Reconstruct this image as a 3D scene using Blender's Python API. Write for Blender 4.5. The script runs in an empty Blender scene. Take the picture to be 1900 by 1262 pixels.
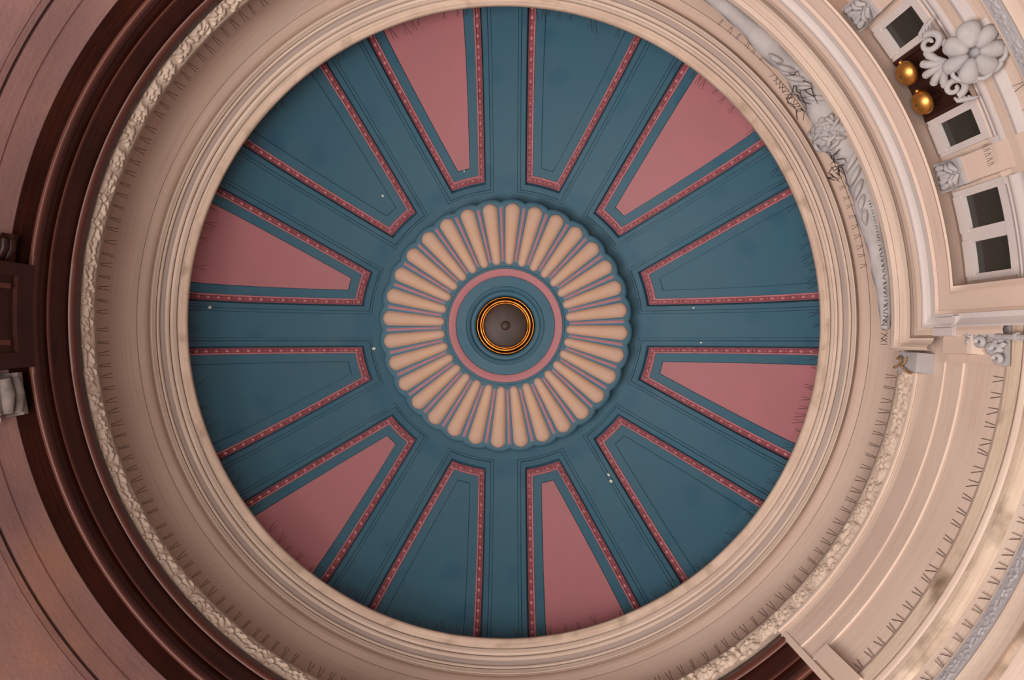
import bpy, math, random
from math import sin, cos, pi, radians as R, asin, sqrt, atan2
from mathutils import Vector, Matrix
random.seed(7)
SC = bpy.context.scene
COL = SC.collection
F = 1400.0           # focal length in pixels of the 1900 px wide frame
ZC = 1.6             # eye height; every "h" below is a height above the eye

# ---------------------------------------------------------------- camera, world, light, exposure
cam = bpy.data.cameras.new('camera'); co = bpy.data.objects.new('camera', cam); COL.objects.link(co)
cam.sensor_width = 36; cam.lens = 36 * F / 1900; cam.clip_end = 200
co.location = (0.096, 0.212, ZC); co.rotation_euler = (pi, 0, 0)
SC.camera = co
SC.view_settings.view_transform = 'Standard'; SC.view_settings.look = 'None'
SC.view_settings.gamma = 1; SC.view_settings.use_curve_mapping = False
SC.view_settings.exposure = -0.12
W = bpy.data.worlds.new('daylight'); SC.world = W; W.use_nodes = True
bg = W.node_tree.nodes['Background']; bg.inputs[0].default_value = (0.95, 0.97, 1, 1); bg.inputs[1].default_value = 0.018
def area(name, loc, aim, size, power, col):
    l = bpy.data.lights.new(name, 'AREA'); l.shape = 'DISK'; l.size = size; l.energy = power; l.color = col
    o = bpy.data.objects.new(name, l); COL.objects.link(o); o.location = loc
    o.rotation_euler = (Vector(aim) - Vector(loc)).to_track_quat('-Z', 'Y').to_euler()
area('street_daylight', (-4.8, 2.9, 0.3), (1, -.6, 10), 5, 850, (1, 0.965, 0.94))
area('street_opening', (-9, 4.2, 2.0), (4, -2, 8.5), 5, 260, (1, 0.97, 0.95))
area('drum_fill', (-.5, .3, 0.1), (-.6, .4, 9), 2.6, 420, (1, 0.965, 0.94))  # added fill lamp low under the dome, brightens the left drum wall
area('pavement_bounce', (-3.0, 1.6, 0.1), (-1.4, .7, 10), 4.5, 520, (1, 0.965, 0.94))

# ---------------------------------------------------------------- materials
def lin(c):
    return tuple((x / 12.92 if x <= .04045 else ((x + .055) / 1.055) ** 2.4) for x in [v / 255 for v in c]) + (1,)
def mat(name, rgb, rough=.7, metal=0, var=None, vscale=1.5, streak=None, samt=.5, bump=.0, bscale=30, spots=None, spot_amt=.5, spot_scale=3, spec=.3):
    m = bpy.data.materials.new(name); m.use_nodes = True
    nt = m.node_tree; N = nt.nodes; L = nt.links; b = N['Principled BSDF']
    b.inputs['Roughness'].default_value = rough; b.inputs['Metallic'].default_value = metal
    b.inputs['Specular IOR Level'].default_value = spec
    rg = N.new('ShaderNodeRGB'); rg.outputs[0].default_value = lin(rgb); cur = rg.outputs[0]
    tc = N.new('ShaderNodeTexCoord')
    def noise(vec, sc, det=4):
        n = N.new('ShaderNodeTexNoise'); n.inputs['Scale'].default_value = sc; n.inputs['Detail'].default_value = det
        L.new(vec, n.inputs['Vector']); return n.outputs[0]
    def mix(cur, col, fac, lo, hi, amt):
        mr = N.new('ShaderNodeMapRange'); L.new(fac, mr.inputs[0])
        for i, v in zip((1, 2, 3, 4), (lo, hi, 0, amt)): mr.inputs[i].default_value = v
        mx = N.new('ShaderNodeMix'); mx.data_type = 'RGBA'; L.new(mr.outputs[0], mx.inputs[0])
        L.new(cur, mx.inputs[6]); mx.inputs[7].default_value = lin(col); return mx.outputs[2]
    if var:
        cur = mix(cur, var, noise(tc.outputs['Object'], vscale), .4, .65, .8)
    if streak:
        mp = N.new('ShaderNodeMapping'); mp.inputs['Scale'].default_value = (.5, 26, 1); L.new(tc.outputs['UV'], mp.inputs[0])
        cur = mix(cur, streak, noise(mp.outputs[0], 1.6, 5), .48, .72, samt)
    if spots:
        cur = mix(cur, spots, noise(tc.outputs['Object'], spot_scale, 6), .54, .72, spot_amt)
    L.new(cur, b.inputs['Base Color'])
    if bump:
        bp = N.new('ShaderNodeBump'); bp.inputs['Strength'].default_value = bump; bp.inputs['Distance'].default_value = .02
        L.new(noise(tc.outputs['Object'], bscale, 6), bp.inputs['Height']); L.new(bp.outputs[0], b.inputs['Normal'])
    return m
M = {}
M['cream'] = mat('cream_plaster', (208, 184, 166), .75, var=(198, 172, 156), vscale=1.2, streak=(176, 150, 132), samt=.55, bump=.12, bscale=18)
M['worn'] = mat('worn_lip_plaster', (206, 178, 158), .8, var=(190, 160, 142), vscale=2.5, streak=(150, 128, 108), samt=.6, bump=.3, bscale=14, spots=(120, 98, 74), spot_amt=.5, spot_scale=4)
M['smooth'] = mat('smooth_plaster', (200, 174, 158), .75, var=(190, 163, 148), vscale=.7, streak=(176, 144, 124), samt=.45, bump=.08, bscale=14)
M['grime'] = mat('grimy_fillet', (168, 148, 138), .85, streak=(130, 112, 104), samt=.5, bump=.2)
M['white'] = mat('pale_grey_plaster', (192, 178, 172), .7, var=(184, 170, 166), vscale=1.5, streak=(190, 168, 154), samt=.5, bump=.1)
M['stain'] = mat('stained_plaster', (212, 188, 166), .8, var=(196, 168, 146), vscale=1.5, streak=(160, 130, 106), samt=.5, bump=.15, spots=(112, 88, 68), spot_amt=.9, spot_scale=2.2)
M['carved'] = mat('carved_stone', (190, 166, 148), .85, var=(166, 144, 128), vscale=6, bump=.5, bscale=40)
M['grey'] = mat('grey_carved_stone', (164, 154, 152), .8, var=(148, 140, 138), vscale=5, bump=.25, bscale=30)
M['darkgrey'] = mat('brown_grey_stone', (120, 106, 100), .8, var=(86, 74, 70), vscale=9, bump=.2)  # darker, browner tone of the grey stone, for the left bracket
M['greyband'] = mat('grey_band_stone', (164, 156, 156), .85, var=(148, 140, 140), vscale=6, bump=.2)
M['blue'] = mat('blue_paint', (66, 99, 114), .6, var=(58, 99, 116), vscale=1.1, bump=.04, bscale=10, spots=(40, 82, 106), spot_amt=.55, spot_scale=1.7)
M['bluegrey'] = mat('blue_grey_paint', (116, 128, 144), .65)
M['pink'] = mat('pink_paint', (178, 113, 117), .6, var=(172, 112, 114), vscale=1.2, bump=.03)
M['roselight'] = mat('rose_fillet_paint', (192, 122, 126), .5, var=(180, 108, 112), vscale=5)
M['rose'] = mat('rose_moulding_paint', (160, 90, 96), .55, var=(142, 78, 84), vscale=5, bump=.1)
M['petal'] = mat('peach_paint', (200, 163, 141), .65, var=(196, 157, 135), vscale=2, bump=.08, bscale=25, spots=(212, 166, 118), spot_amt=.5, spot_scale=1.2)
M['brown'] = mat('dark_brown_marble', (54, 21, 13), .42, var=(38, 14, 9), vscale=2, streak=(72, 32, 20), samt=.5, bump=.05, spec=.25)
M['brown_lit'] = mat('brown_highlight', (92, 50, 40), .4, streak=(64, 34, 27), samt=.6, spec=.3)  # highlights on the brown mouldings, put into a lighter base colour
M['stonepink'] = mat('pink_sandstone', (166, 124, 116), .85, var=(148, 110, 107), vscale=1.6, bump=.16, bscale=26, spots=(186, 134, 110), spot_amt=.6, spot_scale=1.3, streak=(128, 96, 94), samt=.35)
M['dark'] = mat('dark_interior', (26, 22, 20), .9)
M['maroon'] = mat('dark_maroon_panel', (52, 24, 18), .6, spec=.2)
M['brass'] = mat('polished_brass', (214, 150, 78), .42, metal=1, var=(220, 164, 86), vscale=8)
M['bronze'] = mat('old_gilt_bronze', (190, 120, 52), .33, metal=1, var=(140, 78, 30), vscale=10)
M['bowl'] = mat('brown_glass', (72, 52, 44), .5, var=(56, 40, 33), vscale=6)
M['wire'] = mat('spike_wire', (66, 52, 46), .6, metal=.3)
M['rust'] = mat('rusty_stain_iron', (150, 112, 70), .8, var=(92, 66, 44), vscale=20)
M['bare'] = mat('bare_plaster', (226, 216, 198), .8)
g = bpy.data.materials.new('dark_glass'); g.use_nodes = True
gb = g.node_tree.nodes['Principled BSDF']; gb.inputs['Base Color'].default_value = lin((40, 38, 34)); gb.inputs['Roughness'].default_value = .12
gb.inputs['Alpha'].default_value = 1; gb.inputs['Specular IOR Level'].default_value = .5
M['glass'] = g

# ---------------------------------------------------------------- mesh helpers
class MB:
    def __init__(s): s.v = []; s.f = []; s.m = []; s.uv = []; s.sm = []; s.mats = []
    def mi(s, name):
        if name not in s.mats: s.mats.append(name)
        return s.mats.index(name)
    def grid(s, rows, m, smooth=True, close=False, uv=None):
        k = s.mi(m); b = len(s.v); n = len(rows[0])
        for r_ in rows: s.v.extend(r_)
        for i in range(len(rows) - 1):
            for j in range(n if close else n - 1):
                j2 = (j + 1) % n
                s.f.append((b + i * n + j, b + i * n + j2, b + (i + 1) * n + j2, b + (i + 1) * n + j)); s.m.append(k); s.sm.append(smooth)
                if uv: s.uv.append([uv(i, j), uv(i, j + 1), uv(i + 1, j + 1), uv(i + 1, j)])
                else: s.uv.append([(0, 0)] * 4)
    def poly(s, pts, m, smooth=False):
        b = len(s.v); s.v.extend(pts); s.f.append(tuple(range(b, b + len(pts)))); s.m.append(s.mi(m)); s.sm.append(smooth); s.uv.append([(0, 0)] * len(pts))
    def box(s, p, m):                       # p: 8 corners, bottom 4 then top 4
        for q in ((0, 1, 2, 3), (4, 5, 6, 7), (0, 1, 5, 4), (1, 2, 6, 5), (2, 3, 7, 6), (3, 0, 4, 7)): s.poly([p[i] for i in q], m)
    def ball(s, c, ax, m, nu=10, nv=6):     # ellipsoid; ax: three axis vectors
        c = Vector(c); rows = []
        for i in range(nv + 1):
            a = pi * i / nv
            rows.append([tuple(c + ax[0] * (sin(a) * cos(2 * pi * j / nu)) + ax[1] * (sin(a) * sin(2 * pi * j / nu)) + ax[2] * cos(a)) for j in range(nu)])
        s.grid(rows, m, close=True)
    def tube(s, pts, rad, m, n=6, cap=True):
        pts = [Vector(p) for p in pts]; rows = []
        for i, p in enumerate(pts):
            d = (pts[min(i + 1, len(pts) - 1)] - pts[max(i - 1, 0)]).normalized()
            u = d.orthogonal().normalized() if i == 0 else (u - d * u.dot(d)).normalized()
            w = d.cross(u); r_ = rad[i] if isinstance(rad, (list, tuple)) else rad
            rows.append([tuple(p + (u * cos(2 * pi * j / n) + w * sin(2 * pi * j / n)) * r_) for j in range(n)])
        s.grid(rows, m, close=True)
        if cap: s.poly(rows[0], m); s.poly(rows[-1], m)
    def mesh(s, name):
        me = bpy.data.meshes.new(name); me.from_pydata(s.v, [], s.f)
        for k in s.mats: me.materials.append(M[k])
        me.polygons.foreach_set('material_index', s.m); me.polygons.foreach_set('use_smooth', s.sm)
        ul = me.uv_layers.new(name='UVMap'); flat = []
        for q in s.uv:
            for a in q: flat.extend(a)
        ul.data.foreach_set('uv', flat); me.update(); return me
    def obj(s, name, parent=None, **kw): return put(name, s.mesh(name), parent, **kw)
def put(name, data, parent=None, label=None, cat=None, group=None, kind=None, rz=0, mw=None, loc=None):
    o = bpy.data.objects.new(name, data); COL.objects.link(o)
    if parent: o.parent = parent
    if mw is not None: o.matrix_local = mw
    if rz: o.rotation_euler = (0, 0, rz)
    if loc is not None: o.location = loc
    for k, v in (('label', label), ('category', cat), ('group', group), ('kind', kind)):
        if v: o[k] = v
    return o
def at(r, a, h): return (r * cos(a), r * sin(a), h + ZC)
def P(rho, h, a): return at(rho * h / F, a, h)
def lsp(a, b, n): return [a + (b - a) * i / n for i in range(n + 1)]
def chains(prof):
    out = []; cur = [prof[0]]
    for p in prof[1:]:
        cur.append(p)
        if len(p) < 3 or p[2] != 1: out.append(cur); cur = [p]
    if len(cur) > 1: out.append(cur)
    return out
def ring(mb, prof, a0, a1, n, m, polar=False, cap=0, off=(0, 0), back=.35):
    """sweep a profile of (rho,h,[1=smooth],[material]) or (r,h,..) round the axis from a0 to a1 degrees"""
    A = [R(x) for x in lsp(a0, a1, n)]; full = abs(a1 - a0) >= 360
    if full: A = A[:-1]
    v0 = 0
    def pt(p, a):
        q = at(p[0], a, p[1]) if polar else P(p[0], p[1], a); return (q[0] + off[0], q[1] + off[1], q[2])
    for ch in chains(prof):
        rr = [(p[0] if polar else p[0] * p[1] / F, p[1]) for p in ch]; vs = [v0]
        for i in range(1, len(rr)): vs.append(vs[-1] + math.dist(rr[i], rr[i - 1]))
        v0 = vs[-1]; mm = ch[-1][3] if len(ch[-1]) > 3 else m
        st = R(a1 - a0) / n * 4
        mb.grid([[pt(p, a) for a in A] for p in ch], mm, True, full, lambda i, j: (R(a0) * 4 + j * st, vs[i]))
    for k, a in ((1, A[0]), (2, A[-1])):
        if cap & k:
            pts = [pt(p, a) for p in prof]
            rm = max((p[0] if polar else p[0] * p[1] / F) for p in prof) + back
            pts += [at(rm, a, prof[-1][1]), at(rm, a, prof[0][1])]
            mb.poly(pts, m)
def roll(p, q, bulge, n=6, m=None):         # a rounded moulding from p to q (bulge in px/h units towards the axis and down)
    out = []
    for i in range(1, n + 1):
        t = i / n; b = sin(pi * t) * bulge
        e = (p[0] + (q[0] - p[0]) * t, p[1] + (q[1] - p[1]) * t - b, 1 if i < n else 0)
        out.append(e + ((m,) if m else ()))
    return out
def cbox(mb, r0, r1, a0, a1, h0, h1, m, n=4):
    A = [R(x) for x in lsp(a0, a1, n)]
    for (ra, ha, rb, hb) in ((r0, h0, r0, h1), (r0, h1, r1, h1), (r1, h1, r1, h0), (r1, h0, r0, h0)):
        mb.grid([[at(ra, a, ha) for a in A], [at(rb, a, hb) for a in A]], m)
    for a in (A[0], A[-1]): mb.poly([at(r0, a, h0), at(r0, a, h1), at(r1, a, h1), at(r1, a, h0)], m)
def rh(r, rho): return r * F / rho           # height at which radius r is seen at rho
def frame_at(a, tilt):                       # axes: x tangent, y across the face, z face normal (inwards, tilted down)
    er = Vector((cos(a), sin(a), 0)); et = Vector((-sin(a), cos(a), 0)); n = (-er * cos(tilt) - Vector((0, 0, 1)) * sin(tilt)).normalized()
    return et, n.cross(et), n
def mw_at(p, a, tilt, s=1, spin=0):
    x, y, z = frame_at(a, tilt); m = Matrix((x, y, z)).transposed().to_4x4()
    return Matrix.Translation(p) @ m @ Matrix.Rotation(spin, 4, 'Z') @ Matrix.Scale(s, 4)

# ================================================================ THE DOME
DA, DB, DH = 4.15, 2.5, 9.2
def dome(t, a, w=0):
    n = Vector((sin(t) / DA, cos(t) / DB)).normalized()
    return at(DA * sin(t) + w * n.x, a, DH + DB * cos(t) + w * n.y)
def t_of(rho):
    lo, hi = 0, pi / 2
    for _ in range(50):
        t = (lo + hi) / 2
        if F * DA * sin(t) / (DH + DB * cos(t)) < rho: lo = t
        else: hi = t
    return lo
TMAX = R(84.5)
mb = MB()
ts = lsp(t_of(150), t_of(249), 6)
mb.grid([[dome(t, R(a)) for a in range(0, 360, 2)] for t in ts], 'blue', True, True)
ts = lsp(t_of(120), pi / 2, 30)             # outer shell
mb.grid([[dome(t, R(a), .28) for a in range(0, 360, 5)] for t in ts], 'dark', True, True)
mb.poly([dome(ts[0], R(a), .28) for a in range(0, 360, 5)], 'dark')
ceiling = mb.obj('ceiling', kind='structure', label='blue and pink painted plaster dome with twelve wedge shaped coffers', cat='dome')
mb = MB()
t0 = t_of(249)
mb.grid([[dome(t, asin(.178 / (DA * sin(t))) * s) for s in lsp(-1, 1, 6)] for t in lsp(t0, TMAX, 30)], 'blue')
ribm = mb.mesh('rib')
for k in range(12): put('rib', ribm, ceiling, rz=R(30 * k))
EE = [(-.122, 249), (-.075, 253.5), (0, 265), (.105, 281.6), (.233, 298)]
def rend(e):
    for (a, b), (c, d) in zip(EE, EE[1:]):
        if e <= c or c == .233: return b + (d - b) * (e - a) / (c - a)
def upath(e, w, ns=26, ne=6):
    te = t_of(rend(e)); d = .30 + e
    def half(t): return R(15) - asin(min(.99, d / (DA * sin(t))))
    L_ = [dome(t, -half(t), w) for t in lsp(TMAX, te, ns)]
    E_ = [dome(te, half(te) * s, w) for s in lsp(-1, 1, ne)[1:-1]]
    R_ = [dome(t, half(t), w) for t in lsp(te, TMAX, ns)]
    return L_ + E_ + R_
def ugrid(mb, pr, m):
    for p, q in zip(pr, pr[1:]): mb.grid([upath(*p), upath(*q)], m, True)
def usmooth(mb, pr, m): mb.grid([upath(*p) for p in pr], m, True)
mb = MB()
ugrid(mb, [(-.124, 0), (-.124, .04), (-.116, .04), (-.116, .006), (-.080, .006), (-.080, .05), (-.071, .05), (-.071, .008), (-.012, .008)], 'blue')
usmooth(mb, [(-.012, .008), (-.003, .014), (0, .03), (.001, .17), (.024, .17)], 'blue')
ugrid(mb, [(.106, .072), (.226, .07), (.226, .105), (.235, .105), (.236, .08)], 'blue')
coffm = mb.mesh('coffer')
mb = MB()
ugrid(mb, [(.017, .172), (.017, .080), (.029, .076), (.030, .100)], 'rose'); usmooth(mb, [(.030, .100), (.045, .096), (.060, .095), (.075, .097), (.084, .10)], 'rose')
ugrid(mb, [(.084, .100), (.085, .058), (.103, .053), (.106, .075)], 'roselight')
moldm = mb.mesh('moulding')
mb = MB()
eg = []                                       # egg and dart carving along the moulding
up = [Vector(p) for p in upath(.057, .092, 200, 40)]; acc = 0; nxt = .05; k = 0
for p, q in zip(up, up[1:]):
    L_ = (q - p).length
    if acc + L_ > nxt and L_ > 1e-6:
        c = p + (q - p) * ((nxt - acc) / L_); d = (q - p).normalized()
        nrm = -Vector((c.x / DA ** 2, c.y / DA ** 2, (c.z - ZC - DH) / DB ** 2)).normalized(); sd = nrm.cross(d)
        if k % 3 == 0: mb.ball(c, (d * .033, sd * .028, nrm * .03), 'roselight', 8, 5)
        else: mb.ball(c + sd * (.0), (d * .009, sd * .025, nrm * .017), 'rose', 6, 4)
        k += 1; nxt += .053
    acc += L_
eggm = mb.mesh('egg_and_dart')
def infill(m):
    mb = MB(); te = t_of(298)
    def half(t): return R(15) - asin(.535 / (DA * sin(t)))
    mb.grid([[dome(t, half(t) * s, .080) for s in lsp(-1, 1, 8)] for t in lsp(te, TMAX, 26)], m)
    return mb.mesh('infill')
infp, infb = infill('pink'), infill('blue')
for k in range(12):
    a = 15 + 30 * k
    pink = (a - 15) % 60 == 0
    c = put('coffer', coffm, ceiling, rz=R(a))
    put('moulding', moldm, c, label='rose pink carved moulding' if k == 0 else None)
    put('egg_and_dart', eggm, c, kind='stuff')
    o = put('infill', infp if pink else infb, c)
    o['label'] = 'plain pink coffer field' if pink else 'plain blue coffer field'
# bare plaster chips where the paint has flaked
for (u, v, s) in ((595, 662, 5), (608, 662, 3), (693, 646, 6), (390, 573, 6), (710, 364, 4), (1286, 571, 3), (1300, 636, 3), (1132, 892, 5), (735, 714, 4), (860, 316, 3), (1128, 880, 4)):
    hh = 10.9; a = atan2(v - 604, u - 937); t = t_of(math.hypot(u - 937, v - 603)); mb = MB(); c = Vector(dome(t, a, -.004))
    hh = c.z - ZC; e1 = Vector((-sin(a), cos(a), 0)); e2 = (Vector(dome(t + .01, a)) - Vector(dome(t, a))).normalized(); nn = e1.cross(e2)
    lo = []; 
    for i in range(9):
        q = random.uniform(.5, 1.1) * s * hh / F * .8; lo.append(c + e1 * q * cos(i * .7) * .7 + e2 * q * sin(i * .7))
    dn = .08 if min(abs(((math.degrees(a) - 15) % 30)), 30 - abs(((math.degrees(a) - 15) % 30))) < 8 and math.hypot(u - 937, v - 603) > 300 else 0
    nv = Vector((c.x / DA ** 2, c.y / DA ** 2, (c.z - ZC - DH) / DB ** 2)).normalized()
    lo = [p + nv * dn for p in lo]
    mb.poly([tuple(p) for p in lo], 'bare'); mb.poly([tuple(p + nv * .006) for p in lo], 'bare')
    mb.obj('bare_patch', ceiling)

# ---------------------------------------------------------------- medallion and lamp
HM = 11.02
med = put('ceiling_medallion', None, label='round fluted plaster medallion with peach petals in the crown of the dome', cat='ceiling medallion', loc=(0, 0, HM + ZC))
def MP(rho, dh, a): q = P(rho, HM, a); return (q[0], q[1], dh)      # local to the medallion
NP = 32; A0 = R(3.6); SP = 2 * pi / NP
def scal(a, base, amp):
    x = ((a - A0) / SP) % 1; x = abs(x - round(x)) * 2      # 0 at petal centre, 1 between
    return base + amp * sqrt(max(0, 1 - (x * .97) ** 2))
AA = [2 * pi * i / 512 for i in range(512)]
mb = MB()
for ch in ([(108, .02), (112, .015), (150, .012), (215, .012), ('s', 222, 6, .005)], [('s', 222, 6, .005), ('s', 224, 8, 0), ('s', 227, 9, .02), ('s', 228, 9, .06), ('s', 226, 9, .12)], [('s', 226, 9, .12), ('s', 216, 4, .30), ('s', 214, 3, .42)]):
    mb.grid([[MP(scal(a, p[1], p[2]), p[3], a) if p[0] == 's' else MP(p[0], p[1], a) for a in AA] for p in ch], 'blue', True, True)
mb.obj('scalloped_base', med)
mb = MB()
hp = []
for i in range(31):
    t = .5 - .5 * cos(pi * i / 30); rho = 113 + t * 115; w = 7.8 + 6.0 * min(1, t * 1.1)
    if rho < 121: w *= sqrt(max(.0, 1 - ((121 - rho) / 8.001) ** 2))
    if rho > 216: w *= sqrt(max(.0, 1 - ((rho - 216) / 11.5) ** 2))
    e = min(1, min(rho - 113, 228 - rho) / 12)
    row = []
    for j in range(9):
        s = -1 + j / 4; q = (rho * HM / F, s * w * HM / F)
        row.append((q[0], q[1], .012 - (.06 * sqrt(max(0, 1 - s * s)) * sqrt(max(0, e * (2 - e))))))
    hp.append(row)
mb.grid(hp, 'petal'); petm = mb.mesh('petal')
mb = MB()
for k, (w, z, m) in enumerate(((2.0, -.012, 'roselight'), (4.6, .006, 'bluegrey'))):
    rows = []
    for rho in (119 if k else 123, 170, 221 if k else 219):
        ww = w * (.75 + .25 * (rho - 120) / 100)
        rows.append([(rho * HM / F, s * ww * HM / F, z * (1 if abs(s) < .9 else (0 if k == 0 else 1)) + (.012 if abs(s) > .9 else 0)) for s in (-1, -.8, 0, .8, 1)])
    mb.grid(rows, m)
rodm = mb.mesh('rod')
for k in range(NP):
    put('petal', petm, med, rz=A0 + SP * k)
    put('rod', rodm, med, rz=A0 + SP * (k + .5))
def lring(name, prof, m, parent, n=128, **kw):
    mb = MB()
    for ch in chains(prof): mb.grid([[MP(p[0], p[1], 2 * pi * i / n) for i in range(n)] for p in ch], m, True, True)
    return mb.obj(name, parent, **kw)
lring('collar', [(112, .03), (110, .005), (108, 0, 1), (106, .002), (106, .02), (91, .02), (91, 0), (73, -.002), (72.5, .03), (71, .03), (70.5, .0), (67, .005, 1), (65, .035, 1), (63.5, .06), (60, .05, 1), (57, .06, 1), (55, .09, 1), (54, .2)], 'blue', med)
lring('pink_band', [(105.8, .03), (105.5, -.008, 1), (105, -.012), (92.5, -.012, 1), (92, -.008, 1), (91.7, .03)], 'pink', med, label='flat pink painted ring')
lamp = put('ceiling_lamp', None, label='small round lamp with gilt rim and brown bowl at the centre of the medallion', cat='lamp', loc=(0, 0, HM + ZC))
def tor(c, z, rr, m, name):
    mb = MB(); rows = []
    for i in range(13):
        b = 2 * pi * i / 12; rows.append([MP(c + rr * cos(b), z + rr * .0085 * sin(b), 2 * pi * j / 96) for j in range(96)])
    mb.grid(rows, m, True, True); return mb.obj(name, lamp)
tor(52.0, .05, 1.6, 'bronze', 'outer_rim'); 
lring('socket', [(53, .08), (51, .10), (47.5, .16)], 'dark', lamp)
tor(46.0, .09, 3.4, 'bronze', 'rim'); tor(42.2, .10, 1.6, 'bronze', 'inner_rim')
lring('bowl', [(42, .12)] + [(42 * cos(b), .12 - .05 * sin(b), 1) for b in lsp(.15, pi / 2 - .02, 10)], 'bowl', lamp)
mb = MB(); mb.ball((0, 0, .06), (Vector((.07, 0, 0)), Vector((0, .07, 0)), Vector((0, 0, .03))), 'bowl', 16, 8); mb.obj('highlight_knob', lamp)  # added knob standing in for the bright reflection at the bowl's centre

# ================================================================ LIP CORNICE AND DRUM
def groove(rho, h, w=1.6, d=.05): return [(rho, h), (rho + .2, h + d), (rho + w, h + d - .005), (rho + w + .2, h - .012)]
mb = MB()
lip = [(4.16 * F / 9.2, 9.2), (586.5, 9.12, 0, 'worn'), (586, 9.06, 1, 'worn'), (587.5, 8.99, 1, 'worn'), (591, 8.955, 1, 'worn'), (597, 8.945, 1, 'worn'), (605.5, 8.925, 0, 'worn')]
lip += groove(605.6, 8.925, 1.8, .05) + [(611, 8.885, 1)] + [(613, 8.875)] + [(614, 8.89, 0), (619, 8.875)] + groove(619.2, 8.875, 1.6, .05)
lip += roll((621, 8.86), (629, 8.83), .012) + [(629.5, 8.86), (639, 8.825, 0, 'grime'), (639.3, 8.775)] + roll((639.3, 8.775), (644, 8.75), .006, 4) + groove(644.2, 8.75, 1.6, .06)
lip += [(646, 8.735), (648, 8.72, 1), (652, 8.685, 1), (654.5, 8.655, 1), (655, 8.66, 0), (655.3, 8.79), (657.6, 8.77)]
lip += [(662, 8.70, 1, 'smooth'), (669, 8.66, 1, 'smooth'), (680, 8.60, 0, 'smooth'), (680.2, 8.622), (681.1, 8.612), (681.3, 8.594), (700, 8.475, 1, 'smooth'), (718, 8.35, 1, 'smooth'), (727, 8.26, 0, 'smooth')]
ring(mb, lip, 0, 360, 288, 'cream')
mb.obj('trim_1', kind='structure', label='cream moulded cornice ring around the open eye of the dome, worn along its lip', cat='cornice')
mb = MB(); rw = 727 * 8.26 / F
ring(mb, [(rw, 8.26), (rw, 7.7), (rw, 7.15)], 0, 360, 240, 'smooth', polar=True)
ring(mb, [(rw, 7.15), (rw, 6.6)], 4, 250, 160, 'smooth', polar=True)
mb.obj('wall_drum', kind='structure', label='plain smooth cream drum wall below the dome cornice', cat='wall')

# ================================================================ CARVED LEDGE (frieze)
LO = (-.035, 0)
mb = MB()
ring(mb, [(rw + .03, 7.33), (746 * 7.33 / F, 7.33), (747 * 7.28 / F, 7.28), (750 * 7.2 / F, 7.2), (768 * 7.1 / F, 7.1, 1), (784 * 6.98 / F, 6.98), (790 * 6.98 / F, 7.0)], 4.5, 250, 200, 'carved', polar=True, off=LO, cap=1)
ledge = mb.obj('trim_2', kind='structure', label='projecting ledge ring of carved foliage around the drum', cat='frieze')
def carve(seed, lx, ly, hgt, m, nx=30, ny=20, lobes=9):
    rnd = random.Random(seed); E = []
    for i in range(lobes):
        a = rnd.uniform(0, 2 * pi); E.append((rnd.uniform(-.8, .8), rnd.uniform(-.75, .75), a, rnd.uniform(.28, .5), rnd.uniform(.12, .22), rnd.uniform(.6, 1)))
    cx, cy = rnd.uniform(-.3, .3), rnd.uniform(-.2, .2)
    for i in range(7):
        a = i * 2 * pi / 7 + rnd.random(); E.append((cx + .32 * cos(a), cy + .32 * sin(a), a, .3, .14, 1))
    def hf(x, y):
        z = .10
        for (ex, ey, a, l, w, g_) in E:
            dx, dy = (x - ex), (y - ey) * ly / lx * 1.4; u = (dx * cos(a) + dy * sin(a)) / l; v = (-dx * sin(a) + dy * cos(a)) / w
            q = 1 - u * u - v * v
            if q > 0: z = max(z, g_ * (sqrt(q) - .25 * max(0, 1 - abs(v) * 5)))
        f = min(1, (1 - abs(x)) * 9) ; f2 = min(1, (1 - abs(y)) * 5)
        return z * max(0, f) * max(.0, f2)
    mb = MB(); rows = []
    for j in range(ny + 1):
        y = -1 + 2 * j / ny; rows.append([((-1 + 2 * i / nx) * lx * 1.02, y * ly, hf(-1 + 2 * i / nx, y) * hgt - .006) for i in range(nx + 1)])
    mb.grid(rows, m); return mb.mesh('carved_leaf')
leaves = [carve(s, .142, .105, .045, 'carved') for s in (1, 5, 9, 14, 22)]
n = 66
for i in range(n):
    a = R(5.6 + (236 - 5.6) * (i + .5) / n); rm, hm = 766.5 * 7.09 / F, 7.09
    p = Vector(at(rm, a, hm)) + Vector((LO[0], LO[1], 0))
    mw = mw_at(p, a, R(18), 1, random.choice((0, pi))); put('carved_leaf', leaves[random.randrange(5)], ledge, mw=mw)

# ================================================================ BROWN RING AND PINK WALL (street side)
B0, B1 = 48.6, 250
def br(dr=0):
    p = [(786, 7.02), (783, 6.98)] + [(787.5, 6.90)] + roll((787.5, 6.90), (804, 6.78), .03, 8, 'brown_lit') + [(805, 6.80), (812, 6.745, 1), (837, 6.585)]
    p += roll((837, 6.585), (843.5, 6.53), .012, 5, 'brown_lit') + [(844, 6.56), (859, 6.45)] + [(860, 6.42)] + roll((860, 6.42), (880, 6.28), .05, 9, 'brown_lit')
    p += [(881, 6.30), (888, 6.42), (919.5, 6.29)]
    return p
mb = MB(); ring(mb, br(), B0, B1, 180, 'brown', cap=1, back=.3)
brown = mb.obj('trim_3', kind='structure', label='dark brown moulded ring beam on the street side below the carved ledge', cat='ring beam')
for a0, a1 in ((172.7, 187.2),):             # block breaking forward over the pilaster
    mb = MB(); q = [(p[0] * p[1] / F - .005, p[1]) + tuple(p[2:]) for p in br()[1:-2]]; ring(mb, q, a0, a1, 14, 'brown', polar=True, cap=3, back=.05)
    mb.obj('projecting_block', brown)
mb = MB()
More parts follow.
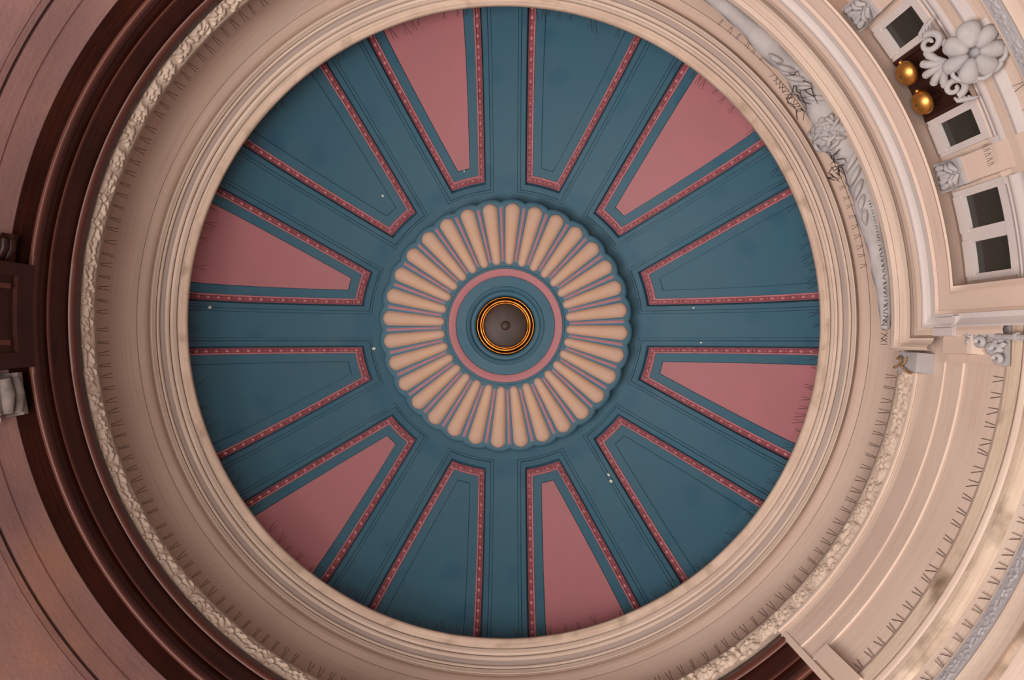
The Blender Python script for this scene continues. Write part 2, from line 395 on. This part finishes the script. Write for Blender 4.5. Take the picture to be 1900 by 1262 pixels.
pk = [(4.29, 6.6), (4.136, 6.32)] + [(rho * h / F, h) + ((1,) if k else ()) for rho, h, k in ((919, 6.27, 0), (940, 6.15, 1), (965.5, 5.99, 0), (966.2, 6.0, 0), (968.5, 5.985, 0), (969, 5.965, 0),
    (1008, 5.74, 0), (1009, 5.80, 0), (1013, 5.78, 0), (1014, 5.70, 0), (1026, 5.63, 0), (1026.6, 5.638, 0), (1028, 5.62, 0))] + [(4.15, 5.0), (4.15, 3.4)]
ring(mb, pk, B0, B1, 180, 'stonepink', polar=True, cap=1)
wleft = mb.obj('wall_left', kind='structure', label='rough pink sandstone wall curving below the brown ring beam', cat='wall')
# pilaster and brackets at the far left
mb = MB(); RP = 3.93
cbox(mb, RP, 4.35, 173.6, 186.0, 4.2, 6.28, 'brown', 6)
for (a0, a1, h0, h1) in ((173.6, 175.4, 4.2, 6.28), (184.4, 186.0, 4.2, 6.28), (175.4, 184.4, 6.08, 6.28)):
    cbox(mb, RP - .035, RP + .02, a0, a1, h0, h1, 'brown', 4)
cbox(mb, RP - .02, RP + .02, 176.3, 176.9, 4.2, 6.02, 'brown_lit', 2); cbox(mb, RP - .02, RP + .02, 182.9, 183.5, 4.2, 6.02, 'brown_lit', 2)
pil = put('pilaster', None, wleft, label='dark brown panelled pilaster')
put('shaft', mb.mesh('shaft'), pil)
def bracket(a0, a1, h0, h1, rf, m, name, lab):
    r_ = put(name, None, label=lab, cat='bracket'); mb = MB()
    cbox(mb, rf, 4.11, a0, a1, h0, h1, m, 4); cbox(mb, rf - .04, 4.11, a0 - .3, a1 + .3, h1 - .06, h1, m, 4); put('block', mb.mesh('block'), r_)
    for i in range(2):
        hh = h0 + (h1 - h0) * (.28 + .44 * i); w = (h1 - h0) * .2; mb = MB()
        mb.tube([at(rf, R(a0 + .1), hh), at(rf - .03, R((a0 + a1) / 2), hh), at(rf - .02, R(a1 - .4), hh)], [w * .8, w, w * .9], m, 10); mb.obj('flute', r_)
    return r_
bk = bracket(168.4, 172.8, 5.93, 6.2, 4.0, 'darkgrey', 'stone_bracket', 'pale grey fluted bracket with carved leaf tip beside the brown pilaster')
for i in range(3): put('carved_leaf', leaves[i], bk, mw=mw_at(Vector(at(4.03, R(169 + 1.5 * i), 5.86)), R(169 + 1.5 * i), R(20), .7))
bracket(186.2, 189.0, 6.0, 6.2, 4.05, 'brown', 'wooden_bracket', 'dark brown fluted bracket on the shaded side of the pilaster')

# ================================================================ CREAM WALL SECTOR (lower right)
C0, C1 = 5.0, 48.6
mb = MB()
cr = [(783, 7.02), (771, 6.99)] + roll((771, 6.99), (780, 6.93), .012, 5) + [(781, 6.945), (786, 6.91, 1), (792, 6.86), (826.5, 6.585, 0, 'smooth'), (829, 6.55, 1), (831, 6.555), (861.5, 6.33, 0, 'smooth'), (864, 6.295, 1), (867, 6.30), (3.915 * F / 5.7, 5.7, 0, 'smooth')]
ring(mb, cr, C0, C1, 48, 'cream', cap=3, back=.3)
mb.obj('wall_right', kind='structure', label='smooth cream wall with stepped bands between bay and brown beam', cat='wall')
mb = MB(); cbox(mb, 3.82, 3.95, 45.3, 47.6, 5.6, 6.22, 'smooth', 4); cbox(mb, 3.875, 3.95, 47.9, 48.75, 5.6, 6.9, 'cream', 3)
mb.obj('trim_4', kind='structure', label='plain cream strip pilaster at the end of the cream wall', cat='pilaster')
mb = MB()
c2 = [(3.95, 5.78), (943 * 5.78 / F, 5.78), (945 * 5.74 / F, 5.74), (948 * 5.69 / F, 5.69), (974 * 5.52 / F, 5.52, 0, 'stain')] + [(974.6 * 5.55 / F, 5.55), (976.5 * 5.54 / F, 5.54), (977 * 5.49 / F, 5.49), (984 * 5.45 / F, 5.45, 1), (990 * 5.43 / F, 5.43), (1000 * 5.36 / F, 5.36, 1, 'stain'), (1012 * 5.30 / F, 5.30, 1, 'stain'), (1030 * 5.24 / F, 5.24, 0, 'stain'), (1070 * 5.04 / F, 5.04), (3.95, 4.95)]
ring(mb, c2, .6, 53, 60, 'cream', polar=True, cap=3)
mb.obj('trim_5', kind='structure', label='stained cream lower cornice with a row of wide bird spikes', cat='cornice')
mb = MB()
c3 = [(4.2, 5.06), (1061 * 5.06 / F, 5.06), (1062 * 5.0 / F, 5.0), (1065 * 4.98 / F, 4.98), (1094 * 4.82 / F, 4.82, 0, 'greyband'), (1096 * 4.78 / F, 4.78), (1140 * 4.6 / F, 4.6, 1), (1143 * 4.56 / F, 4.56), (1146 * 4.6 / F, 4.6), (1165 * 4.5 / F, 4.5, 0, 'stain'), (1240 * 4.25 / F, 4.25), (3.78, 3.6)]
ring(mb, c3, -70, 56, 130, 'cream', polar=True, cap=3)
low = mb.obj('trim_6', kind='structure', label='lowest cream cornice with a narrow band of grey carved foliage', cat='cornice')
gl = [carve(s, .075, .075, .018, 'greyband', 18, 12, 6) for s in (31, 37, 43)]
for i in range(62):
    for (b0, b1, k0, k1) in ((-45, 46, 0, 62),):
        a = R(b0 + (b1 - b0) * (i + .5) / 62); put('carved_leaf', gl[i % 3], low, mw=mw_at(Vector(at(1080 * 4.9 / F - .002, a, 4.9)), a, R(-8), 1, random.choice((0, pi))))

# ================================================================ BAY: framed opening with windows (upper right)
Y0 = -68
CAS = [  # rho, h, corner angle
 (722, 7.16, 4.7, 0), (723, 7.10, 4.5, 0), (729, 7.03, 4.3, 1), (738, 6.985, 3.9, 0), (739, 7.0, 3.85, 0), (752, 6.92, 3.3, 1), (759, 6.86, 3.0, 0), (760, 6.96, 2.95, 0), (764, 6.945, 2.7, 0),
 (765, 6.86, 2.6, 0), (772, 6.78, 2.0, 1), (780, 6.73, 1.5, 0),
 (781, 6.69, 1.6, 0), (784, 6.67, 1.4, 1), (790, 6.66, .9, 1), (797, 6.63, .5, 1), (805, 6.56, -.1, 0), (806, 6.565, -.2, 0), (813, 6.54, -.6, 0), (814, 6.52, -.7, 0), (834, 6.38, -2.7, 0), (836, 6.34, -2.9, 1), (841, 6.33, -3.6, 0), (841.2, 6.36, -3.65, 0)]
def band(mb, i0, i1, hend, m):
    for i in range(i0, i1):
        q = CAS[i:i + 2]; rows = []
        for (rho, h, ac, s) in q:
            r_ = rho * h / F
            rows.append([at(r_, R(x), h) for x in lsp(Y0, ac, 70)] + [at(r_, R(ac), y) for y in lsp(h, hend, 4)[1:]])
        vs = (i * .03, i * .03 + .03)
        mb.grid(rows, m, True, False, lambda a, b: (b * .07, vs[a]))
mb = MB()
band(mb, 0, 9, 6.47, 'cream'); band(mb, 9, 12, 5.6, 'smooth'); band(mb, 12, 16, 5.2, 'white'); band(mb, 16, 23, 5.2, 'smooth')
ring(mb, [(4.31, 7.4), (3.98, 7.4), (3.98, 7.16), (722 * 7.16 / F, 7.16)], Y0, 4.7, 70, 'cream', polar=True)
ring(mb, [(3.82, 6.36), (4.07, 6.545)], Y0, -3.6, 60, 'smooth', polar=True)
mb.obj('trim_7', kind='structure', label='stepped cream and pale grey architrave framing the window bay', cat='architrave')
mb = MB()
ring(mb, [(3.90, 7.15), (3.87, 6.5), (3.87, 4.9)], -.6, 6, 10, 'smooth', polar=True)          # pier beside the bay
cbox(mb, 3.80, 3.9, 1.3, 4.9, 6.05, 6.47, 'smooth', 3); cbox(mb, 3.77, 3.9, 1.2, 4.9, 6.02, 6.08, 'cream', 3)
cbox(mb, 3.75, 3.85, .3, 2.4, 6.24, 6.50, 'white', 3); cbox(mb, 3.73, 3.85, 1.7, 2.7, 6.22, 6.52, 'white', 3); cbox(mb, 3.735, 3.85, .2, 2.6, 6.20, 6.25, 'white', 3)
cbox(mb, 3.82, 3.9, 1.6, 4.6, 5.75, 5.95, 'smooth', 3)
mb.obj('wall_pier', kind='structure', label='cream pier with small stepped block at the corner of the bay', cat='wall')
# window wall with openings
RWN = 4.05
wins = [(-14.9, -10.7), (-9.4, -5.3), (-24.1, -20.8), (-37.4, -34.0)]
BO = .5             # the bay sits half a degree round from the measured angles
wins = [(a + BO, b + BO) for a, b in wins]
dr = (-33.3 + BO, -24.9 + BO)
hA, hB = rh(RWN, 964), rh(RWN, 889)
hD = rh(RWN, 867)
br_a = sorted({Y0, -3.4, *[x for w in wins for x in w], *dr}); br_h = [5.2, hA, hB, hD, 6.56]
mb = MB()
for a0, a1 in zip(br_a, br_a[1:]):
    for h0, h1 in zip(br_h, br_h[1:]):
        hole = any(w[0] - .01 <= a0 and a1 <= w[1] + .01 for w in wins) and h0 == hA
        hole |= dr[0] - .01 <= a0 and a1 <= dr[1] + .01 and h0 in (hA, hB)
        if hole: continue
        A = [R(x) for x in lsp(a0, a1, max(1, int((a1 - a0) / 1.5)))]
        mb.grid([[at(RWN, a, h0) for a in A], [at(RWN, a, h1) for a in A]], 'smooth')
ring(mb, [(4.6, 4.8), (4.6, 6.75), (4.06, 6.75)], Y0, -2, 40, 'dark', polar=True, cap=3)
mb.poly([at(4.07, R(-3.6), 5.0), at(4.07, R(-3.6), 6.54), at(3.82, R(-3.6), 6.36), at(3.82, R(-3.6), 5.0)], 'smooth')
bay = mb.obj('wall_bay', kind='structure', label='recessed cream wall of the bay holding the small dark windows', cat='wall')
labs = ['small dark square window in the bay, upper of the adjoining pair', 'small dark square window in the bay, lower of the adjoining pair nearest the corner', 'small dark window between the brass bells and the lower carved capital', 'small dark window between the brass bells and the top carved capital']
for i, (a0, a1) in enumerate(wins):
    w = put('window_%d' % (i + 1), None, kind='structure', label=labs[i], cat='window'); mb = MB()
    f0, f1 = RWN - .035, RWN + .1; d = .75
    cbox(mb, f0, f1, a0 - d, a0 + .15, hA - .06, hB + .10, 'white', 2); cbox(mb, f0, f1, a1 - .15, a1 + d * .85, hA - .06, hB + .10, 'white', 2)
    cbox(mb, f0 - .01, f1, a0 - .15, a1 + .15, hB - .01, hB + .10, 'white', 3); cbox(mb, f0 - .02, f1, a0 - d, a1 + d * .85, hA - .1, hA - .012, 'white', 3)
    put('frame', mb.mesh('frame'), w)
    mb = MB(); cbox(mb, RWN + .005, RWN + .015, a0, a1, hA, hB, 'glass', 3); put('pane', mb.mesh('pane'), w)
mb = MB(); cbox(mb, RWN - .05, RWN + .05, Y0, -3.8, hA - .38, hA - .075, 'cream', 60)
mb.obj('trim_8', kind='structure', label='narrow peach sill band running below the bay windows', cat='sill')
d1 = put('door_1', None, kind='structure', label='dark maroon timber transom panel between two windows behind the brass bells', cat='door')
mb = MB(); cbox(mb, RWN + .03, RWN + .08, dr[0], dr[1], hA - .1, hD, 'maroon', 6); put('panel', mb.mesh('panel'), d1)
mb = MB()
for a in (dr[0], dr[1] - .5): cbox(mb, RWN - .03, RWN + .12, a, a + .5, hA - .1, hD, 'maroon', 2)
cbox(mb, RWN - .02, RWN + .12, dr[0] + .5, dr[1] - .5, hD - .05, hD, 'maroon', 4); put('frame', mb.mesh('frame'), d1)
# brass bells
for i, a in enumerate((-31.15 + BO, -27.15 + BO)):
    a = R(a); rb = 3.90; hb = rb * F / 877
    b = put('brass_bell', None, group='brass bells', cat='bell', label=('upper' if i == 0 else 'lower') + ' of the two round brass bells on the dark maroon panel')
    X, Y, Z = frame_at(a, R(8)); c = Vector(at(rb, a, hb)); mb = MB(); rows = []
    for t in lsp(0, pi / 2, 10): rows.append([tuple(c + (X * cos(u) + Y * sin(u)) * (.100 * sin(t) + .0005) + Z * (.068 * cos(t))) for u in lsp(0, 2 * pi, 32)[:-1]])
    rows.append([tuple(c + (X * cos(u) + Y * sin(u)) * .103 - Z * .012) for u in lsp(0, 2 * pi, 32)[:-1]]); rows.append([tuple(c + (X * cos(u) + Y * sin(u)) * .093 - Z * .01) for u in lsp(0, 2 * pi, 32)[:-1]])
    mb.grid(rows, 'brass', True, True); put('gong', mb.mesh('gong'), b)
    mb = MB(); mb.ball(c + Z * .069, (X * .012, Y * .012, Z * .008), 'wire', 10, 5); put('screw', mb.mesh('screw'), b)
    mb = MB(); mb.tube([c, c - Z * .16], .03, 'maroon', 10); put('mount', mb.mesh('mount'), b)
    mb = MB(); mb.ball(c - X * .105, (X * .018, Y * .018, Z * .018), 'brass', 10, 6); put('knob', mb.mesh('knob'), b)
# pilasters with carved capitals
capm = None
for i, (a0, a1) in enumerate(((-19.4, -16.1), (-42.2, -38.9))):
    a0 += BO; a1 += BO; p = put('pilaster', None, bay)
    rc = 3.90; mb = MB(); cbox(mb, rc + .04, RWN + .02, a0 + .1, a1 - .1, 5.5, rh(rc, 893), 'smooth', 4); put('shaft', mb.mesh('shaft'), p)
    mb = MB(); hc0, hc1 = rh(rc, 893), rh(rc, 852); cbox(mb, rc + .01, RWN + .02, a0, a1, hc0, hc1, 'grey', 4); cbox(mb, rc - .04, RWN + .02, a0 - .2, a1 + .2, hc1, hc1 + .06, 'grey', 4); put('capital', mb.mesh('capital'), p)
    am = R((a0 + a1) / 2); wd = rc * R(a1 - a0) / 2; er = Vector((cos(am), sin(am), 0))
    X, Y, Z = frame_at(am, 0); hm = (hc0 + hc1) / 2
    for s in (-1, 1):
        for (x0, y0, x1, y1, r0) in ((.12, -.8, .8, -.45, .026), (.1, -.35, .82, -.05, .024), (.12, .1, .5, .75, .03), (.66, .1, .78, .8, .03), (.05, -.1, .06, .8, .022)):
            c0 = Vector(at(rc - .0, am, hm)); HH = (hc1 - hc0) / 2
            p0 = c0 + X * (s * x0 * wd) + Vector((0, 0, y0 * HH)); p1 = c0 + X * (s * x1 * wd) + Vector((0, 0, y1 * HH))
            mb = MB(); mb.tube([p0, (p0 + p1) / 2 + Z * .025, p1 + Z * .01, p1 - Z * .01], [r0 * .5, r0, r0 * .8, r0 * .2], 'grey', 8); put('carved_leaf', mb.mesh('carved_leaf'), p)
# curved hood over the doorway, with ears
mb = MB()
HP = [(968, 5.76), (971, 5.69), (975, 5.67), (978, 5.62), (984, 5.57, 1), (996, 5.535, 1), (1006, 5.46, 1), (1012, 5.385)]
def hood(a0, a1, d, nn, cap=3):
    a0 += BO; a1 += BO
    q = [(4.1, 5.79)] + [((p[0] + d) * p[1] / F, p[1]) + tuple(p[2:]) for p in HP] + [((1014 + d) * 5.37 / F, 5.37), (4.0, 4.9)]
    ring(mb, q, a0, a1, nn, 'white', polar=True, cap=cap, back=.01)
hood(-38.2, -31.4, 4, 10); hood(-27.4, -19.3, 4, 12); hood(-31.4, -27.4, -3, 6); hood(-19.3, -15.4, 22, 6); hood(-15.4, -3.5, 0, 12); hood(-43, -38.2, 22, 6); hood(-68, -43, 0, 20)
for a0, a1 in ((-20.0 + BO, -19.3 + BO), (-15.4 + BO, -14.7 + BO)):
    cbox(mb, 3.945, 4.05, a0, a1, 5.57, 5.715, 'white', 2)
mb.obj('trim_9', kind='structure', label='grey white curved hood moulding with square ears above the doorway', cat='hood moulding')
mb = MB(); ring(mb, [(3.95, 5.6), (3.925, 5.42), (3.92, 4.95)], Y0, .6, 70, 'smooth', polar=True); mb.obj('wall_lower', kind='structure', label='cream wall strip between hood moulding and lowest cornice', cat='wall')

# ---- flower and shell at the crown of the hood
ac = R(-28.9 + BO); hc = 5.26; rc = 1004 * hc / F; X, Y, Z = frame_at(ac, R(50)); c = Vector(at(rc, ac, hc))
fl = put('stone_flower', None, label='large carved grey stone flower on the crown of the hood', cat='flower carving')
for k in range(7):
    b = 2 * pi * k / 7 + .25; d = X * cos(b) + Y * sin(b); e = -X * sin(b) + Y * cos(b); L_ = random.uniform(.92, 1.08); zo = random.uniform(0, .03); wd = random.choice((.060, .070, .082))
    mb = MB(); rows = []
    for i in range(17):                       # a puffy, cupped petal
        t = pi * i / 16; rows.append([tuple(c + d * (.118 - .086 * cos(t)) * L_ + e * (wd * sin(t) ** .8 * cos(u)) * (.7 + .45 * (1 - cos(t)) / 2) + Z * (.058 * sin(t) ** .8 * sin(u) + .012 * cos(t) - zo)) for u in lsp(0, 2 * pi, 18)[:-1]])
    mb.grid(rows, 'grey', True, True); put('petal', mb.mesh('petal'), fl)
for k in range(6):
    b = -1.0 + 2.4 * k / 5; d = X * cos(b) + Y * sin(b); e = -X * sin(b) + Y * cos(b)
    mb = MB(); mb.tube([c + d * (.165 + .028 * cos(u)) + e * .045 * sin(u) - Z * (.0 + .01 * (k % 2)) for u in lsp(-1.7, 1.7, 8)], [.012, .016, .018, .018, .018, .018, .018, .016, .012], 'grey', 6); put('curl', mb.mesh('curl'), fl)
mb = MB(); mb.ball(c - Z * .12, (X * .05, Y * .06, Z * .03), 'greyband', 12, 6); put('heart', mb.mesh('heart'), fl)
as_ = R(-29.6 + BO); hs = 5.66; rs = 955 * hs / F - .02; X, Y, Z = frame_at(as_, R(30)); c = Vector(at(rs, as_, hs))
# Y axis of this frame: which way it runs in the picture decides where lobes point
up = Y if Y.z > 0 else -Y
sh = put('stone_shell', None, label='carved grey stone shell between two scrolls over the maroon panel', cat='shell carving')
for k in range(5):
    b = R(-62 + 31 * k); d = up * cos(b) + X * sin(b); e = X * cos(b) - up * sin(b)
    mb = MB(); mb.tube([c - up * .02, c + d * .07 + Z * .035, c + d * .13 + Z * .04, c + d * .165 + Z * .02], [.012, .026, .032, .02], 'grey', 10)
    mb.ball(c + d * .155 + Z * .022, (d * .03, e * .032, Z * .03), 'grey', 10, 6); put('lobe', mb.mesh('lobe'), sh)
for s in (-1, 1):
    mb = MB(); pts = []
    for i in range(26):
        u = i / 25; b = u * 2.6 * pi; q = .085 * (1 - u * .75); pts.append(c + X * (s * (.19 + q * cos(b) * .8)) + up * (.02 - q * sin(b)) + Z * (.02 + .03 * u))
    mb.tube(pts, [.03 * (1 - .5 * i / 25) for i in range(26)], 'grey', 8); put('scroll', mb.mesh('scroll'), sh)
mb = MB(); mb.tube([c - X * .16 - up * .05, c - up * .075 + Z * .03, c + X * .16 - up * .05], [.022, .03, .022], 'grey', 8); put('rim', mb.mesh('rim'), sh)
for s in (-1, 1):
    mb = MB()
    for k in range(4): mb.tube([c + X * s * (.26 + .012 * k) + up * (.07 - .03 * k), c + X * s * (.29 + .012 * k) + up * (.05 - .03 * k) + Z * .02, c + X * s * .335 + up * (.0 - .025 * k)], [.010, .018, .007], 'grey', 6)
    put('leaf_spray', mb.mesh('leaf_spray'), sh)

# ---- scroll bracket at the right edge
scb = put('scroll_bracket', None, label='carved grey scrolled leaf bracket on the cream wall beside the bay corner', cat='bracket')
X, Y, Z = frame_at(R(3.2), R(20))
def spiral(cx, cy, q0, turns, s, rr, h=6.05, r0=3.86):
    # cx: px along the wall, cy: px outwards, mapped to the wall at that place
    pts = []
    for i in range(22):
        u = i / 21; b = u * turns * 2 * pi; q = q0 * (1 - .8 * u); x = cx + s * q * cos(b); y = cy + q * sin(b)
        rho = math.hypot(x - 930, y - 588); a = atan2(y - 588, x - 930); hh = r0 * F / rho; pts.append(Vector(at(r0 - .05 - .05 * u, a, hh)))
    return pts
for (cx, cy, q, tn, s, rr) in ((1822, 622, 13, 1.3, 1, .026), (1845, 618, 11, 1.2, -1, .024), (1868, 628, 13, 1.4, 1, .028), (1838, 640, 10, 1.1, -1, .022), (1862, 655, 11, 1.2, 1, .024), (1872, 674, 9, 1.1, -1, .02), (1820, 640, 9, 1, 1, .018), (1872, 646, 8, 1, 1, .018)):
    mb = MB(); mb.tube(spiral(cx, cy, q, tn, s, rr), [1.3 * rr * (1 - .4 * i / 21) for i in range(22)], 'grey', 7); put('scroll', mb.mesh('scroll'), scb)
mb = MB()
def wp(x, y, r0): 
    rho = math.hypot(x - 930, y - 588); return at(r0, atan2(y - 588, x - 930), r0 * F / rho)
out = [(1807, 609), (1880, 609), (1878, 690), (1862, 688), (1850, 660), (1835, 645), (1808, 644)]
mb.poly([wp(x, y, 3.83) for x, y in out], 'grey'); 
for (p, q) in zip(out, out[1:] + out[:1]): mb.poly([wp(*p, 3.83), wp(*q, 3.83), wp(*q, 3.9), wp(*p, 3.9)], 'grey')
put('back_plate', mb.mesh('back_plate'), scb)
mb = MB(); mb.tube([wp(1852, 634, 3.74), wp(1925, 640, 3.74)], .022, 'grey', 10); mb.tube([wp(1890, 637, 3.74), wp(1894, 637.4, 3.74)], .034, 'grey', 10); put('rod', mb.mesh('rod'), scb)

# ---- sculpted garland with a round boss above the bay frame
gar = put('stone_garland', None, label='grey stone drapery garland with a round leafy boss lying above the bay frame', cat='garland')
HG = 7.25
def swag(sgn):
    mb = MB(); rows = []; N_ = 70
    for i in range(N_ + 1):
        u = i / N_; a = R(-29.5 + sgn * (1.2 + 30 * u)); th = (20 * (1 - u) ** .6 + 6.5) * (1 + .18 * sin(u * 17 + sgn) * (1 - u))
        rho = 706 + 6 * u + 5 * sin(u * 8) * (1 - u); row = []
        for j in range(12):
            b = 2 * pi * j / 12; f = 1 + .10 * sin(3 * b + u * 26 * sgn) * (1 - u) + .05 * sin(7 * b - u * 40)
            row.append(at((rho + th * f * cos(b)) * HG / F, a, HG + th * .0045 * f * sin(b)))
        rows.append(row)
    mb.grid(rows, 'grey', True, True); return mb.mesh('drapery')
put('drapery', swag(1), gar); put('drapery', swag(-1), gar)
for sgn in (1, -1):
    for k in range(5):
        u0 = .03 + .075 * k; mb = MB(); pts = []; rad = []
        for i in range(12):
            v = i / 11; a = R(-29.5 + sgn * (2.8 + 29 * (u0 + .11 * v))); th = 22 * (1 - u0) ** .8 + 4
            pts.append(at((704 + 5 * u0 + th * .85 * cos(.5 + 2.3 * v + .3 * k)) * HG / F, a, HG - th * .0047 * sin(.5 + 2.2 * v))); rad.append(.024 * sin(pi * min(.98, v + .05)) + .004)
        mb.tube(pts, rad, 'grey', 7); put('fold', mb.mesh('fold'), gar)
bc = Vector(at(698 * HG / F, R(-29.4), HG - .02)); mb = MB(); X, Y, Z = frame_at(R(-29.4), R(60))
rows = []
for i in range(25):
    t = pi * i / 24; rows.append([tuple(bc + (X * (sin(t) * cos(u)) + Y * (sin(t) * sin(u)) + Z * cos(t)) * (.172 + .014 * sin(5 * u + 9 * t) + .008 * sin(11 * u - 7 * t))) for u in lsp(0, 2 * pi, 40)[:-1]])
mb.grid(rows, 'grey', True, True); put('boss', mb.mesh('boss'), gar)
for k in range(16):
    b = random.uniform(0, 6.28); t = random.uniform(.2, 1.4); d = X * (sin(t) * cos(b)) + Y * (sin(t) * sin(b)) + Z * cos(t); e = d.orthogonal().normalized(); e = (e * cos(k) + d.cross(e) * sin(k))
    mb = MB(); mb.tube([bc + (d + e * s).normalized() * (.174 + .018 * (1 - s * s * 4)) for s in lsp(-.45, .45, 8)], [.004, .012, .018, .02, .02, .018, .014, .008, .003], 'grey', 6); put('curl', mb.mesh('curl'), gar)
# square grey block below the garland's end, with a rusty stain
mb = MB(); cbox(mb, 3.72, 3.95, 5.0, 9.0 - 1.3, 6.72, 7.05, 'grey', 3); blk = put('trim_10', mb.mesh('trim_10'), kind='structure', label='square grey stone block at the corner where the garland ends', cat='block')
mb = MB(); mb.tube([wp(1664, 665, 3.70), wp(1668, 662, 3.69), wp(1672, 664, 3.69), wp(1671, 672, 3.69), wp(1667, 678, 3.69), wp(1658, 681, 3.70)], .012, 'rust', 6); mb.tube([wp(1681, 664, 3.70), wp(1678, 674, 3.69), wp(1672, 680, 3.69), wp(1684, 692, 3.69), wp(1692, 694, 3.7)], .010, 'rust', 6); put('rusty_cramp', mb.mesh('rusty_cramp'), blk)

# ================================================================ BIRD SPIKES
def vmesh(hgt, s0, s1, lean, rad=.0035):
    mb = MB()
    for s in (-1, 1): mb.tube([(lean[0] * 0, s * s0, 0), (-lean[0], s * s1 + lean[1], hgt)], rad, 'wire', 4, False)
    return mb.mesh('spike')
def strips(rho, h, a0, a1, step, per, meshes, group, labs, jit=0, keep=1.0, off=(0, 0)):
    """one strip per label, the spikes shared out between them"""
    n = int(round((a1 - a0) / step)); m = len(labs); r_ = rho * h / F; k = 0
    for q in range(m):
        nn = n // m + (1 if q < n % m else 0)
        am = R(a0 + (k + nn / 2) * step); o0 = Vector(at(r_, am, h))
        root = put('bird_spike_strip', None, label=labs[q], cat='bird spikes', group=group, loc=(o0.x + off[0], o0.y + off[1], o0.z))
        for i in range(nn):
            if random.random() > keep: continue
            a = R(a0 + (k + i + .5) * step + random.uniform(-jit, jit)); s = put('spike', random.choice(meshes), root)
            s.location = Vector(at(r_ + .006, a, h)) - o0; s.rotation_euler = (0, 0, a)
        k += nn
random.seed(3)
HRS = 'twelve one two three four five six seven eight nine ten eleven'.split()
def clock(k): return HRS[int((15 + 30 * k + 90) // 30) % 12], ('pink' if k % 2 == 0 else 'blue')
va = [vmesh(.24, .005, .010 + .004 * i, (.0, .005 * (i - 1)), .0038) for i in range(4)]
for k in range(0, 8):
    hr, c_ = clock(k); a0, a1 = max(7.5, 30 * k), min(236, 30 * k + 30)
    strips(747.5, 7.33, a0, a1, 1.72, 8, va, 'bird spikes on the carved ledge', ['tall wire bird spikes on the carved ledge by the %s coffer at half past %s' % (c_, hr)], jit=.12, off=LO)
vl = [vmesh(.17 + .06 * i, .004, .010 + .006 * i, (.01, .015 * (i - 1)), .003) for i in range(4)]
for k in range(12):
    hr, c_ = clock(k)
    strips(586.5, 9.12, 30 * k, 30 * k + 30, 1.5, 12, vl, 'bird spikes on the dome lip', ['short bird spikes on the dome lip under the %s coffer at half past %s' % (c_, hr)], jit=.5, keep=.5)
vc = [vmesh(.14, .008, .016 + .004 * i, (.0, .012 * (i - 1.5)), .0026) for i in range(4)]
strips(944, 5.78, 5, 48, 1.75, 6, vc, 'bird spikes on the stained cornice', ['row of V shaped bird spikes on the stained cornice, nearest the scroll bracket', 'row of V shaped bird spikes on the middle of the stained cornice', 'row of V shaped bird spikes on the stained cornice, beside the dark stain', 'row of V shaped bird spikes on the stained cornice, nearest the strip pilaster'], jit=.15)
vd = [vmesh(.11, .007, .013 + .004 * i, (.0, .010 * (i - 1.5)), .0025) for i in range(4)]
strips(1061, 5.06, 16, 46, 1.7, 6, vd, 'bird spikes on the lowest cornice', ['row of bird spikes above the grey carved band, at its upper end', 'row of bird spikes above the grey carved band, at its lower end'], jit=.15)
strips(1061, 5.06, -24.5, -12, 2.6, 5, vd, 'bird spikes on the lowest cornice', ['row of sparse bird spikes on the cornice beside the stone flower'], jit=.3)
vg = [vmesh(.10, .005, .009 + .004 * i, (.02, .01 * (i - 1)), .0028) for i in range(3)]
vx = [vmesh(.12, .010, .03 + .01 * i, (.0, .02 * (i - 1)), .003) for i in range(3)]
strips(720, 7.2, -57, -40, 1.9, 6, vg, 'bird spikes around the garland', ['row of bird spikes on the bay frame edge behind the upper half of the garland'], jit=.15)
strips(715, 7.13, -18, 4, .85, 6, vx, 'bird spikes around the garland', ['dense crossed bird spikes along the thin lower tail of the garland'], jit=.2)
strips(688, 7.36, -56, -44, 1.7, 6, vg, 'bird spikes around the garland', ['row of bird spikes on the dome side of the garland, along its upper tail'], jit=.25, keep=.8)
strips(678, 7.40, -42, -34, .8, 6, vx, 'bird spikes around the garland', ['tangled bird spikes on the dome side of the garland above its round boss'], jit=.25)
strips(682, 7.38, -25, -8, 1.6, 6, vg, 'bird spikes around the garland', ['row of bird spikes on the dome side of the garland below its round boss'], jit=.25, keep=.8)
vs_ = [vmesh(.07, .003, .006 + .002 * i, (.0, .004 * (i - 1)), .0022) for i in range(3)]
strips(957, 5.62, -19.2, -16.4, .55, 5, vs_, 'bird spikes in the bay', ['short row of bird spikes at the foot of the lower bay pilaster'], jit=.1)
# old wires and twigs caught beside the boss
random.seed(11)
for lab, (px, py) in (('tangle of dark twigs and loose wire caught on the garland above the boss', (1478, 172)), ('small clump of dark twigs caught on the garland below the boss', (1553, 296))):
    tw = put('twig_tangle', None, label=lab, cat='twigs', group='twigs on the garland')
    for k in range(12):
        x, y = px + random.gauss(0, 11), py + random.gauss(0, 15); pts = []
        for i in range(5):
            rho = math.hypot(x - 932, y - 590); pts.append(at((rho) * 7.1 / F, atan2(y - 590, x - 932), 7.1 + random.uniform(-.01, .01))); x += random.gauss(2, 6); y += random.gauss(3, 6)
        mb = MB(); mb.tube(pts, [.003, .005, .006, .005, .002], 'wire', 5); put('twig', mb.mesh('twig'), tw)
